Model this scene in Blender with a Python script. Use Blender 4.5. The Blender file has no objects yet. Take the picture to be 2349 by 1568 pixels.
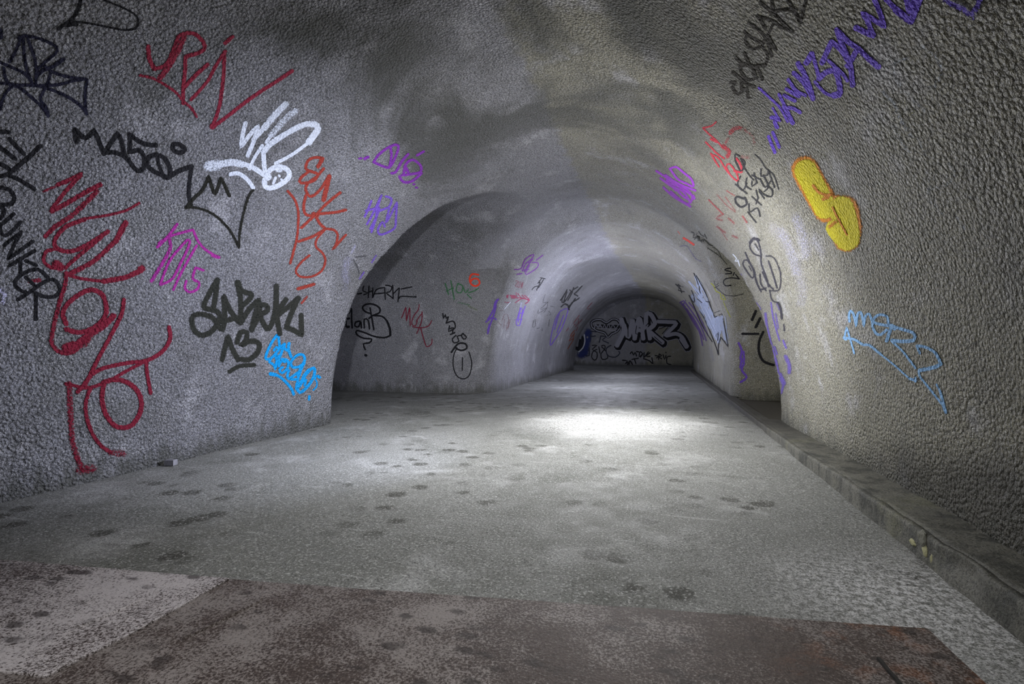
import bpy, math, random
import numpy as np
from mathutils import Vector, noise
from mathutils.bvhtree import BVHTree

C = bpy.context.scene.collection
sc = bpy.context.scene

# ------------------------------------------------------------------ camera
# The tunnel runs along +Y, X is across it, Z is up; the camera stands at x=0, y=0, one metre up.
FPX = 1170.0; W, H = 2349.0, 1568.0; PX, HY = 1174.5, 790.0
YAW = math.atan((1510.0 - PX) / FPX)
cam = bpy.data.cameras.new('camera'); co = bpy.data.objects.new('camera', cam); C.objects.link(co)
cam.sensor_width = 36; cam.lens = 36 * FPX / W; cam.shift_y = (HY - H / 2) / W
cam.clip_start = 0.05
CAM = Vector((0, 0, 1.0)); co.location = CAM
co.rotation_euler = (math.pi / 2, 0, YAW)
sc.camera = co
CY, SY = math.cos(YAW), math.sin(YAW)

def ray(px, py):
    X = (px - PX) / FPX; Z = (HY - py) / FPX
    return Vector((X * CY - SY, X * SY + CY, Z)).normalized()

# ------------------------------------------------------------------ world, lamps (the fills are unseen and added), exposure
wd = bpy.data.worlds.new('world'); sc.world = wd; wd.use_nodes = True
wd.node_tree.nodes['Background'].inputs[0].default_value = (0.5, 0.55, 0.7, 1)
wd.node_tree.nodes['Background'].inputs[1].default_value = 0.0
sc.view_settings.view_transform = 'Standard'; sc.view_settings.look = 'None'
sc.view_settings.gamma = 1; sc.view_settings.use_curve_mapping = False
sc.view_settings.exposure = 0.85
sc.cycles.transparent_max_bounces = 24
sc.cycles.max_bounces = 3; sc.cycles.diffuse_bounces = 2; sc.cycles.glossy_bounces = 2; sc.cycles.caustics_reflective = False

def lamp(name, kind, loc, target, power, col, size=0.5, angle=60, blend=0.8):
    d = bpy.data.lights.new(name, kind); d.energy = power; d.color = col
    if kind == 'SPOT':
        d.spot_size = math.radians(angle); d.spot_blend = blend; d.shadow_soft_size = size
    elif kind == 'AREA':
        d.shape = 'DISK'; d.size = size
    else:
        d.shadow_soft_size = size
    o = bpy.data.objects.new(name, d); C.objects.link(o); o.location = loc
    v = Vector(target) - Vector(loc)
    o.rotation_euler = v.to_track_quat('-Z', 'Y').to_euler()
    return o

COOL = (0.78, 0.82, 1.0); WARM = (1.0, 0.97, 0.86)
lamp('fill_left_wall', 'SPOT', (-0.9, 3.7, 1.1), (-4.0, 4.2, 1.15), 210, COOL, 0.0, 125, 1.0)  # unseen fill added to brighten the left wall
lamp('fill_crossing', 'POINT', (-0.45, 5.3, 1.5), (0, 0, 0), 78, (1, 0.99, 0.95), 0.0)  # added in the crossing, sized to nothing so it stays unseen
lamp('fill_right_wall', 'SPOT', (-1.6, 4.9, 1.0), (1.4, 5.9, 1.7), 330, (0.97, 0.97, 1.0), 0.0, 80, 1.0)  # added fill aimed at the right wall, no fitting there
lamp('fill_floor_pool', 'SPOT', (-0.5, 6.7, 2.9), (-0.5, 6.9, 0.0), 320, (1, 1, 0.97), 0.0, 62, 1.0)  # unseen spot added to throw the bright pool on the floor
lamp('lamp_by_camera', 'SPOT', (-0.5, 0.1, 1.5), (-2.4, 9.0, 1.6), 620, (0.92, 0.94, 1.0), 0.04, 62, 1.0)
lamp('fill_near', 'SPOT', (-0.9, -0.6, 2.4), (-0.7, 1.5, 0.0), 125, (1, 0.99, 0.97), 0.15, 88, 1.0)  # added overhead fill for the plates
lamp('fill_behind', 'AREA', (-0.9, -1.6, 2.2), (-0.9, 3.0, 0.3), 6, WARM, 1.4)  # weak unseen fill added behind the camera
lamp('fill_floor_wash', 'SPOT', (-1.3, 4.6, 3.1), (-1.2, 4.9, 0.0), 230, (0.97, 0.98, 1.0), 0.0, 118, 1.0)  # unseen, added to lift the middle of the floor
lamp('fill_far_vault_deep', 'POINT', (-1.1, 16.6, 1.5), (0, 0, 0), 38, (0.82, 0.84, 1.0), 0.0)  # unseen fill added for the deep end of the vault
lamp('fill_left_passage', 'POINT', (-5.8, 6.4, 1.8), (0, 0, 0), 5, COOL, 0.2)  # faint added fill, the passage has no known source
lamp('fill_right_passage', 'POINT', (2.9, 8.0, 2.0), (0, 0, 0), 14, WARM, 0.2)  # unseen fill added to light the passage wall
lamp('fill_far_vault', 'POINT', (-1.3, 12.0, 1.5), (0, 0, 0), 95, (0.82, 0.84, 1.0), 0.0)  # unseen, added to brighten the vault mouth
lamp('fill_end_room', 'POINT', (-3.9, 22.8, 2.9), (0, 0, 0), 16, (0.76, 0.8, 1.0), 0.2)  # added out of sight to light the end wall

# ------------------------------------------------------------------ tagging helpers
def tag(o, label, cat, group=None):
    o['label'] = label; o['category'] = cat
    if group: o['group'] = group
    return o

def link_mesh(name, verts, faces, mat, parent=None, normals=None, loc=None):
    me = bpy.data.meshes.new(name)
    verts = [tuple(v) for v in verts]
    if loc is not None:
        verts = [(v[0] - loc[0], v[1] - loc[1], v[2] - loc[2]) for v in verts]
    me.from_pydata(verts, [], faces)
    me.update()
    me.polygons.foreach_set('use_smooth', [normals is not None] * len(me.polygons))
    if normals is not None:
        me.normals_split_custom_set_from_vertices([tuple(n) for n in normals])
    if mat: me.materials.append(mat)
    o = bpy.data.objects.new(name, me); C.objects.link(o)
    if loc is not None: o.location = loc
    if parent: o.parent = parent
    return o

# ------------------------------------------------------------------ materials
class N:
    """small node builder"""
    def __init__(s, name):
        s.m = bpy.data.materials.new(name); s.m.use_nodes = True
        s.t = s.m.node_tree; s.t.nodes.clear(); s.out = s.new('ShaderNodeOutputMaterial')
        s.pos = s.new('ShaderNodeNewGeometry').outputs['Position']
    def new(s, typ, **kw):
        n = s.t.nodes.new(typ)
        for k, v in kw.items(): setattr(n, k, v)
        return n
    def put(s, sock, v):
        if hasattr(v, 'is_output') or hasattr(v, 'node'): s.t.links.new(v, sock)
        else: sock.default_value = v
    def math(s, op, a, b=0.0, c=0.0, clamp=False):
        n = s.new('ShaderNodeMath', operation=op); n.use_clamp = clamp
        s.put(n.inputs[0], a); s.put(n.inputs[1], b); s.put(n.inputs[2], c)
        return n.outputs[0]
    def ramp(s, v, a, b, o0=0.0, o1=1.0, smooth=True):
        n = s.new('ShaderNodeMapRange'); n.interpolation_type = 'SMOOTHSTEP' if smooth else 'LINEAR'
        for i, x in enumerate((v, a, b, o0, o1)): s.put(n.inputs[i], x)
        return n.outputs[0]
    def noise(s, scale, detail=3, rough=0.55, vec=None, dist=0.0):
        n = s.new('ShaderNodeTexNoise'); s.put(n.inputs['Vector'], vec if vec is not None else s.pos)
        n.inputs['Scale'].default_value = scale; n.inputs['Detail'].default_value = detail
        n.inputs['Roughness'].default_value = rough; n.inputs['Distortion'].default_value = dist
        return n.outputs[0]
    def voro(s, scale, vec=None, feature='F1', rnd=1.0):
        n = s.new('ShaderNodeTexVoronoi', feature=feature); s.put(n.inputs['Vector'], vec if vec is not None else s.pos)
        n.inputs['Scale'].default_value = scale; n.inputs['Randomness'].default_value = rnd
        return n.outputs['Distance']
    def scaled(s, sx, sy, sz, rot=0.0):
        n = s.new('ShaderNodeMapping'); s.put(n.inputs[0], s.pos)
        n.inputs['Scale'].default_value = (sx, sy, sz); n.inputs['Rotation'].default_value = (0, 0, rot)
        return n.outputs[0]
    def mix(s, f, a, b, kind='MIX'):
        n = s.new('ShaderNodeMix', data_type='RGBA', blend_type=kind); n.clamp_factor = True
        s.put(n.inputs[0], f)
        for k, v in ((6, a), (7, b)):
            s.put(n.inputs[k], v if not isinstance(v, tuple) else (*v[:3], 1))
        return n.outputs[2]
    def bump(s, h, strength, dist):
        n = s.new('ShaderNodeBump'); n.inputs['Strength'].default_value = strength
        n.inputs['Distance'].default_value = dist; s.put(n.inputs['Height'], h)
        return n.outputs[0]
    def bsdf(s, col, rough, normal=None, spec=0.5, metal=0.0):
        n = s.new('ShaderNodeBsdfPrincipled')
        s.put(n.inputs['Base Color'], col if not isinstance(col, tuple) else (*col[:3], 1))
        s.put(n.inputs['Roughness'], rough); n.inputs['Specular IOR Level'].default_value = spec
        s.put(n.inputs['Metallic'], metal)
        if normal is not None: s.put(n.inputs['Normal'], normal)
        return n.outputs[0]
    def finish(s, sh):
        s.t.links.new(sh, s.out.inputs[0]); return s.m

def stucco_height(n):
    """lumpy sprayed concrete: crumbs of two sizes"""
    w = n.noise(9, 2, 0.5)
    a = n.voro(46); b = n.noise(60, 3, 0.62)
    h = n.math('ADD', n.math('MULTIPLY', a, -0.7), n.math('MULTIPLY', b, 0.95))
    h = n.math('ADD', h, n.math('MULTIPLY', w, 0.35))
    sy = n.new('ShaderNodeSeparateXYZ'); n.t.links.new(n.pos, sy.inputs[0])
    return n.math('MULTIPLY', h, n.ramp(sy.outputs[1], 8.6, 9.7, 1.0, 0.33))      # the older work beyond is smoother

def wall_material():
    n = N('sprayed_concrete')
    h = stucco_height(n)
    sep = n.new('ShaderNodeSeparateXYZ'); n.t.links.new(n.pos, sep.inputs[0])
    X, Y, Z = sep.outputs
    # the two halves of the vault were sprayed in two passes: grey on the left, olive on the right
    crown = n.ramp(Y, 9.3, 10.6, -1.2, -1.1)
    crown = n.math('ADD', crown, n.ramp(Y, 11.0, 20.0, 0.0, 0.5))
    d = n.math('SUBTRACT', n.math('ADD', X, n.math('MULTIPLY', n.math('SUBTRACT', n.noise(5, 4), 0.5), 0.35)), crown)
    side = n.ramp(d, -0.05, 0.08)
    cool = n.mix(n.noise(0.8, 4), (0.20, 0.20, 0.225), (0.33, 0.335, 0.385))
    warm = n.mix(n.noise(0.9, 4), (0.205, 0.195, 0.142), (0.37, 0.353, 0.265))
    col = n.mix(side, cool, warm)
    # weather patches, leached lime and dark grit and creases that paint shade into the relief
    col = n.mix(n.ramp(n.noise(1.3, 5, 0.6), 0.50, 0.72, 0, 0.55), col, (0.13, 0.13, 0.125))
    col = n.mix(n.ramp(n.noise(2.1, 6, 0.65), 0.54, 0.70, 0, 0.7), col, (0.58, 0.58, 0.64))
    grit = n.ramp(n.noise(70, 4, 0.75), 0.40, 0.58)
    col = n.mix(n.math('MULTIPLY', n.math('SUBTRACT', 1.0, grit), 0.72), col, (0.045, 0.045, 0.042))
    col = n.mix(n.ramp(n.noise(120, 2, 0.6), 0.54, 0.66, 0, 0.6), col, (0.75, 0.75, 0.76))
    crack = n.math('MULTIPLY', n.ramp(n.voro(46), 0.5, 0.78), n.ramp(Y, 8.6, 9.7, 0.42, 0.1))  # dark creases between the lumps, shade put into the colour
    col = n.mix(crack, col, (0.035, 0.035, 0.03))
    # soot clouds thickened upwards to paint the fall-off of light under the crown
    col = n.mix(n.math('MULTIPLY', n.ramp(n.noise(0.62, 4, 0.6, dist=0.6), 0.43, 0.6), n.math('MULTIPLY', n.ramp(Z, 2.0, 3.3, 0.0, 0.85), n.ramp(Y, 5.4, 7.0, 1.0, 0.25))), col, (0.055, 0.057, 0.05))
    # black dirt and shade painted low on the right-hand wall nearest the camera
    dirt_shade = n.math('ADD', n.math('ADD', n.ramp(Y, 1.2, 5.2, 1.0, 0.0), n.ramp(Z, 0.1, 1.15, 0.75, -0.9)), n.math('MULTIPLY', n.noise(2.2, 6, 0.7, vec=n.scaled(1, 1.6, 0.6)), 0.7))
    dirt_shade = n.math('MULTIPLY', n.ramp(dirt_shade, 0.95, 1.5, 0.0, 0.8), n.ramp(X, 0.6, 1.0))
    col = n.mix(dirt_shade, col, (0.035, 0.033, 0.026))
    # splash dirt along the foot of the wall, in ragged streaks
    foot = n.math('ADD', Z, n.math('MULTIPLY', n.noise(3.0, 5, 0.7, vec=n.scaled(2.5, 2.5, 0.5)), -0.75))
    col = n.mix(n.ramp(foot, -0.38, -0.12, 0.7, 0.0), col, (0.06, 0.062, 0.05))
    rough = n.ramp(n.noise(110, 2), 0.35, 0.7, 0.36, 0.72)
    nor = n.bump(h, 1.0, 0.036)
    return n.finish(n.bsdf(col, rough, nor, 0.5))

def floor_material():
    n = N('worn_concrete_floor')
    sep = n.new('ShaderNodeSeparateXYZ'); n.t.links.new(n.pos, sep.inputs[0])
    col = n.mix(n.noise(0.7, 6, 0.6), (0.15, 0.155, 0.142), (0.31, 0.315, 0.305))
    col = n.mix(n.ramp(n.noise(1.7, 6, 0.65, dist=0.5), 0.52, 0.7, 0, 0.6), col, (0.52, 0.525, 0.53))
    col = n.mix(n.ramp(n.noise(0.55, 5, 0.6, dist=1.0), 0.52, 0.66, 0, 0.6), col, (0.115, 0.12, 0.105))
    # damp footprints and drips in clusters
    sp = n.voro(4.2, vec=n.scaled(1, 1.1, 0))
    spots = n.math('MULTIPLY', n.ramp(n.math('ADD', sp, n.math('MULTIPLY', n.noise(14, 3), 0.3)), 0.36, 0.5, 1, 0),
                   n.ramp(n.noise(0.8, 2), 0.45, 0.56))
    col = n.mix(n.math('MULTIPLY', spots, 0.85), col, (0.05, 0.05, 0.04))
    sp2 = n.voro(22, feature='F1')
    col = n.mix(n.math('MULTIPLY', n.ramp(sp2, 0.08, 0.16, 0.8, 0), n.ramp(n.noise(5, 2), 0.4, 0.6)), col, (0.04, 0.04, 0.04))
    # scuffs dragged across the floor
    sc1 = n.noise(3.2, 4, 0.6, vec=n.scaled(0.5, 6, 1, 0.5))
    col = n.mix(n.ramp(sc1, 0.62, 0.72, 0, 0.4), col, (0.6, 0.6, 0.6))
    g = n.noise(130, 4, 0.7)
    # lime bloom dried white beside the kerb, plus a painted pool of light
    def blob(cx, cy, r0, r1):
        dx = n.math('SUBTRACT', sep.outputs[0], cx); dy = n.math('SUBTRACT', sep.outputs[1], cy)
        d = n.math('SQRT', n.math('ADD', n.math('MULTIPLY', dx, dx), n.math('MULTIPLY', dy, dy)))
        return n.ramp(d, r0, r1, 1, 0)
    bloom_pool = n.math('MAXIMUM', blob(0.95, 2.3, 0.05, 0.8), n.math('MULTIPLY', blob(-0.6, 6.6, 0.3, 1.6), 0.8))  # the blob at the crossing paints the lit pool into the floor colour
    col = n.mix(n.math('MULTIPLY', bloom_pool, n.ramp(n.noise(38, 5, 0.75), 0.42, 0.58)), col, (0.78, 0.78, 0.8))
    col = n.mix(n.ramp(g, 0.38, 0.52, 0.75, 0), col, (0.035, 0.035, 0.033))
    col = n.mix(n.ramp(n.noise(80, 3, 0.75), 0.53, 0.66, 0, 0.55), col, (0.75, 0.75, 0.75))
    # dirt gathered along the foot of the walls
    h = n.math('ADD', n.math('MULTIPLY', g, 0.5), n.noise(30, 4, 0.6))
    rough = n.ramp(n.noise(6, 4), 0.3, 0.7, 0.55, 0.85)
    return n.finish(n.bsdf(col, rough, n.bump(h, 0.9, 0.012), 0.3))

def kerb_material():
    n = N('mossy_kerb_concrete')
    col = n.mix(n.noise(4, 6, 0.6), (0.04, 0.041, 0.034), (0.25, 0.245, 0.21))
    col = n.mix(n.ramp(n.noise(7, 5, 0.75, vec=n.scaled(1, 1, 0.35)), 0.44, 0.62, 0, 0.85), col, (0.035, 0.037, 0.032))
    col = n.mix(n.ramp(n.noise(2.3, 5), 0.56, 0.7, 0, 0.5), col, (0.2, 0.2, 0.12))
    sy = n.new('ShaderNodeSeparateXYZ'); n.t.links.new(n.pos, sy.inputs[0])
    col = n.mix(n.ramp(sy.outputs[1], 4.5, 7.0, 0, 0.75), col, (0.045, 0.042, 0.035))      # shade at the passage and beyond, painted into the kerb colour
    g = n.noise(90, 4, 0.7)
    col = n.mix(n.ramp(g, 0.36, 0.52, 0.8, 0), col, (0.02, 0.02, 0.018))
    h = n.math('ADD', n.math('MULTIPLY', g, 0.6), n.noise(22, 5, 0.65))
    return n.finish(n.bsdf(col, 0.62, n.bump(h, 1.0, 0.012), 0.5))

def rust_material(name, dusty):
    n = N(name)
    col = n.mix(n.noise(3, 6, 0.65), (0.05, 0.033, 0.027), (0.105, 0.076, 0.064))
    sep = n.new('ShaderNodeSeparateXYZ'); n.t.links.new(n.pos, sep.inputs[0])
    # bright orange rust gathers near the right-hand corner of the plate
    zone = n.ramp(n.math('ADD', sep.outputs[0], n.math('MULTIPLY', n.noise(2, 3), 0.5)), 0.45, 1.1)
    col = n.mix(n.math('MULTIPLY', zone, n.ramp(n.noise(7, 6, 0.7), 0.5, 0.66)), col, (0.26, 0.085, 0.02))
    col = n.mix(n.math('MULTIPLY', zone, 0.35), col, (0.07, 0.032, 0.018))
    g = n.noise(120, 5, 0.72)
    col = n.mix(n.ramp(g, 0.36, 0.55, 0.75, 0), col, (0.022, 0.014, 0.012))
    lft = n.ramp(n.math('ADD', sep.outputs[0], n.math('MULTIPLY', n.noise(4, 4), 0.7)), -1.1, 0.1, 0.10, 0.0)
    dust = n.ramp(n.math('ADD', n.math('ADD', n.noise(120, 4, 0.78), n.math('MULTIPLY', n.noise(2.1, 5, 0.6), 0.9 if dusty < 0.1 else 0.5)), lft), 0.95 if dusty < 0.1 else 0.76, 1.12 if dusty < 0.1 else 0.90)
    tint = (0.42, 0.385, 0.375) if dusty < 0.1 else (0.66, 0.62, 0.64)
    amt = 0.6 if dusty < 0.1 else 0.85
    col = n.mix(n.math('MULTIPLY', dust, amt), col, tint)
    sp = n.voro(9, vec=n.scaled(0.8, 1.6, 0, 0.25))
    spots = n.math('MULTIPLY', n.ramp(n.math('ADD', sp, n.math('MULTIPLY', n.noise(30, 3), 0.35)), 0.36, 0.54, 1, 0), n.ramp(n.noise(1.9, 3), 0.44, 0.55))
    col = n.mix(n.math('MULTIPLY', spots, 0.75), col, (0.02, 0.013, 0.011))
    h = n.math('ADD', n.math('MULTIPLY', g, 0.7), n.noise(40, 4, 0.6))
    return n.finish(n.bsdf(col, 0.55, n.bump(h, 0.9, 0.005), 0.5, 0.15))

def plain(name, col, rough=0.7, bs=30, bd=0.004):
    n = N(name)
    c = n.mix(n.noise(25, 4), tuple(x * 0.6 for x in col), tuple(min(1, x * 1.3) for x in col))
    return n.finish(n.bsdf(c, rough, n.bump(n.noise(bs, 4), 0.8, bd)))

_paint = {}
def paint(col, soft=0.35):
    k = (tuple(col), soft)
    if k in _paint: return _paint[k]
    n = N('spray_paint')
    e = n.new('ShaderNodeAttribute', attribute_name='paint_rim').outputs['Fac']
    dn = n.new('ShaderNodeAttribute', attribute_name='paint_cover').outputs['Fac']
    fall = n.ramp(e, 1.0 - soft * 1.7, 1.0, 1.0, 0.0)
    cover = n.math('MULTIPLY', fall, dn)
    sp = n.math('MULTIPLY', n.ramp(n.noise(95, 4, 0.75), 0.3, 0.68), 0.6)
    a = n.ramp(cover, sp, n.math('ADD', sp, 0.32))
    c = n.mix(n.ramp(n.noise(75, 4, 0.7), 0.35, 0.62, 0.35, 0.0), tuple(col), tuple(x * 0.35 for x in col))
    c = n.mix(n.ramp(n.noise(140, 2, 0.6), 0.6, 0.74, 0, 0.3), c, tuple(min(1, x * 1.4 + 0.04) for x in col))
    sh = n.bsdf(c, 0.6, n.bump(stucco_height(n), 1.0, 0.028), 0.22)
    tr = n.new('ShaderNodeBsdfTransparent').outputs[0]
    mx = n.new('ShaderNodeMixShader'); n.put(mx.inputs[0], a); n.put(mx.inputs[1], tr); n.put(mx.inputs[2], sh)
    m = n.finish(mx.outputs[0]); _paint[k] = m
    return m

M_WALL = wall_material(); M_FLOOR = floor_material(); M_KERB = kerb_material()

# ------------------------------------------------------------------ the vault as an implicit surface
def arch(h, z, vl, vr, vc, Ht, pl, ql, pr, qr):
    """signed distance-like value of an arch profile; h across, z up; negative inside"""
    z = np.maximum(z, 0.0)
    right = h > vc
    a = np.where(right, vr - vc, vc - vl); p = np.where(right, pr, pl); q = np.where(right, qr, ql)
    x = np.abs(h - vc) / a + 1e-4; zz = z / Ht + 1e-4
    A = x ** p; B = zz ** q
    r = A + B
    gx = p * A / x / a; gz = q * B / zz / Ht
    return (r - 1) / (np.sqrt(gx * gx + gz * gz) + 0.12)

def smin(a, b, k):
    h = np.clip(0.5 + 0.5 * (b - a) / k, 0, 1)
    return b * (1 - h) + a * h - k * h * (1 - h)
def smax(a, b, k): return -smin(-a, -b, k)
def sstep(x, a, b):
    t = np.clip((x - a) / (b - a), 0, 1); return t * t * (3 - 2 * t)

def F(x, y, z):
    near = arch(x, z, -4.0, 1.46, -1.2, 3.6, 1.75, 2.45, 1.85, 2.35)
    near = smax(near, y - 9.75, 0.55); near = np.maximum(near, -3.6 - y)
    t = np.clip((y - 9.8) / 10.2, 0, 1)
    far = arch(x, z, -3.3, 1.28, -1.12 + 0.5 * t, 3.42 - 0.52 * t, 2.0, 2.2, 1.75 - 0.15 * t, 3.2 + t)
    far = np.maximum(np.maximum(far, y - 20.3), 8.8 - y)
    k1 = 0.05 + 0.5 * sstep(y, 8.2, 10.0) * (1 - sstep(y, 10.6, 11.5))
    f = smin(near, far, k1)
    sl = arch(y, z, 5.62, 9.68, 7.65, 3.32, 2.0, 2.45, 2.0, 2.8)
    sl = np.maximum(np.maximum(sl, x + 1.3), -8.6 - x)
    k2 = 0.03 + 0.42 * sstep(y, 7.2, 9.2)
    f = smin(f, sl, k2)
    sr = arch(y, z, 7.05, 9.85, 8.75, 2.78, 1.6, 1.9, 2.2, 3.0)
    sr = np.maximum(np.maximum(sr, -x - 0.2), x - 4.2)
    k3 = 0.03 + 0.22 * sstep(y, 8.4, 9.6)
    f = smin(f, sr, k3)
    room = np.maximum(np.maximum(20.25 + 0.0 * y - y, y - 25.8), np.maximum(np.maximum(-8.0 - x, x - 1.6), z - 4.0))
    # a short reveal of thicker wall stands between the far vault and the end room
    room = np.maximum(room, 20.6 - y)
    mouth = arch(x, z, -3.3, 1.28, -0.62, 2.9, 2.0, 2.2, 1.6, 4.2)
    mouth = np.maximum(np.maximum(mouth, y - 20.8), 20.0 - y)
    f = np.minimum(np.minimum(f, mouth), room)
    return f

VX = 0.055
xs = np.arange(-8.85, 4.5, VX); ys = np.arange(-3.9, 26.2, VX); zs = np.arange(-0.17, 4.3, VX)
G = np.empty((len(xs), len(ys), len(zs)), np.float32)
ygrid, zgrid = np.meshgrid(ys, zs, indexing='ij')
for i, xv in enumerate(xs):
    G[i] = F(np.full_like(ygrid, xv), ygrid, zgrid)

def surface_nets(G):
    S = G < 0
    nx, ny, nz = G.shape
    c = np.zeros((nx - 1, ny - 1, nz - 1), np.int8)
    for dx in (0, 1):
        for dy in (0, 1):
            for dz in (0, 1):
                c += S[dx:nx - 1 + dx, dy:ny - 1 + dy, dz:nz - 1 + dz]
    act = (c > 0) & (c < 8)
    idx = np.argwhere(act)
    vid = np.full(act.shape, -1, np.int32); vid[act] = np.arange(len(idx))
    acc = np.zeros((len(idx), 3)); cnt = np.zeros(len(idx))
    I, J, K = idx.T
    cor = [(a, b, d) for a in (0, 1) for b in (0, 1) for d in (0, 1)]
    for ax in range(3):
        for c0 in cor:
            if c0[ax]: continue
            c1 = list(c0); c1[ax] = 1
            g0 = G[I + c0[0], J + c0[1], K + c0[2]]; g1 = G[I + c1[0], J + c1[1], K + c1[2]]
            m = (g0 < 0) != (g1 < 0)
            t = np.where(m, g0 / np.where(m, g0 - g1, 1), 0)
            p = np.tile(np.array(c0, float), (len(idx), 1)); p[:, ax] += t
            acc[m] += p[m]; cnt[m] += 1
    V = idx + acc / cnt[:, None]
    quads = []
    for ax in range(3):
        s0 = [slice(None)] * 3; s1 = [slice(None)] * 3
        s0[ax] = slice(0, -1); s1[ax] = slice(1, None)
        d = S[tuple(s0)] != S[tuple(s1)]
        e = np.argwhere(d)
        b, cc = [a for a in range(3) if a != ax]
        ok = (e[:, b] > 0) & (e[:, cc] > 0) & (e[:, b] < G.shape[b] - 1) & (e[:, cc] < G.shape[cc] - 1)
        e = e[ok]
        ins = S[e[:, 0], e[:, 1], e[:, 2]]
        q = []
        for ob, oc in ((0, 0), (-1, 0), (-1, -1), (0, -1)):
            f = e.copy(); f[:, b] += ob; f[:, cc] += oc
            q.append(vid[f[:, 0], f[:, 1], f[:, 2]])
        q = np.stack(q, 1)
        flip = ins if ax != 1 else ~ins      # faces look into the air of the tunnel
        q[flip] = q[flip][:, ::-1]
        quads.append(q)
    return V, np.concatenate(quads)

V, Q = surface_nets(G)
del G
P = np.stack([xs[0] + V[:, 0] * VX, ys[0] + V[:, 1] * VX, zs[0] + V[:, 2] * VX], 1)
def grad(P, e=0.012):
    g = np.empty_like(P)
    for a in range(3):
        d = np.zeros(3); d[a] = e
        A = P + d; B = P - d
        g[:, a] = (F(A[:, 0], A[:, 1], A[:, 2]) - F(B[:, 0], B[:, 1], B[:, 2])) / (2 * e)
    return g
for it in range(3):
    f = F(P[:, 0], P[:, 1], P[:, 2]); g = grad(P); gg = (g * g).sum(1) + 1e-6
    step = (f / gg)[:, None] * g
    ln = np.linalg.norm(step, axis=1)[:, None]
    P = P - step * np.minimum(1, 0.03 / (ln + 1e-9))
g = grad(P); Nn = -g / (np.linalg.norm(g, axis=1)[:, None] + 1e-9)
# hand-trowelled unevenness
disp = np.empty(len(P))
for i in range(len(P)):
    p = Vector(P[i])
    disp[i] = 0.035 * noise.noise(p * 0.9) + 0.014 * noise.noise(p * 2.7 + Vector((7, 3, 1))) + 0.005 * noise.noise(p * 7.5)
    if 10.2 < p.y < 20:      # formwork ribs left round the far vault
        disp[i] += 0.018 * noise.noise(Vector((p.x * 0.35, p.y * 4.2, p.z * 0.35)))
P = P + Nn * disp[:, None]
fn = np.cross(P[Q[:, 2]] - P[Q[:, 0]], P[Q[:, 3]] - P[Q[:, 1]])
fc = P[Q].mean(1)
chk = (fn * Nn[Q].mean(1)).sum(1)
bad = chk < 0
Q[bad] = Q[bad][:, ::-1]; fn[bad] *= -1
VN = np.zeros_like(P)
for k in range(4): np.add.at(VN, Q[:, k], fn)
VN /= (np.linalg.norm(VN, axis=1)[:, None] + 1e-12)

keep = fc[:, 2] > -0.09
Q = Q[keep]; fc = fc[keep]; fn = fn[keep]
BV = BVHTree.FromPolygons([tuple(p) for p in P], [tuple(int(i) for i in q) for q in Q])
QL = Q

fnu = fn / (np.linalg.norm(fn, axis=1)[:, None] + 1e-12)
region = np.full(len(Q), 0)
X_, Y_, Z_ = fc.T
crown = -1.0
region[:] = np.where(X_ < crown, 1, 2)                     # left / right walls
region[(Y_ > 9.9) & (Y_ < 20.45)] += 4                      # the far vault: 5 left, 6 right
passL = (X_ < -3.2) & (Y_ > 5.55) & (Y_ < 9.95); region[passL] = 3
passR = (X_ > 1.2) & (Y_ > 7.0) & (Y_ < 10.0); region[passR] = 4
region[Y_ >= 20.45] = 7
ceil = (-fnu[:, 2] > 0.62) & (region != 7) & (~passL) & (~passR); region[ceil] = 0
region[(Y_ < -3.3)] = 8
names = {0: 'ceiling', 1: 'wall_left', 2: 'wall_right', 3: 'wall_left_passage', 4: 'wall_right_passage',
         5: 'wall_far_left', 6: 'wall_far_right', 7: 'wall_back', 8: 'wall_front'}
for r, nm in names.items():
    q = Q[region == r]
    if not len(q): continue
    u, inv = np.unique(q, return_inverse=True)
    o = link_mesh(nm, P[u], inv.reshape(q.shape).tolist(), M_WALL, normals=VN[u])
    o['kind'] = 'structure'

# ------------------------------------------------------------------ floor
fx = np.arange(-9.0, 4.6, 0.12); fy = np.arange(-4.0, 26.3, 0.12)
vv = []; ff = []
for j, y in enumerate(fy):
    for i, x in enumerate(fx):
        vv.append((x, y, 0.010 * noise.noise(Vector((x * 0.6, y * 0.5, 0))) + 0.004 * noise.noise(Vector((x * 2.2, y * 2.2, 5))) - 0.004))
nxx = len(fx)
for j in range(len(fy) - 1):
    for i in range(nxx - 1):
        a = j * nxx + i; ff.append((a, a + 1, a + 1 + nxx, a + nxx))
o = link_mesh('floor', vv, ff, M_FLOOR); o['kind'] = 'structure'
o.data.polygons.foreach_set('use_smooth', [True] * len(o.data.polygons))

def floor_pt(px, py, z=0.0):
    r = ray(px, py); t = (z - 1.0) / r.z; p = CAM + r * t
    return Vector((p.x, p.y, z))

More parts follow.
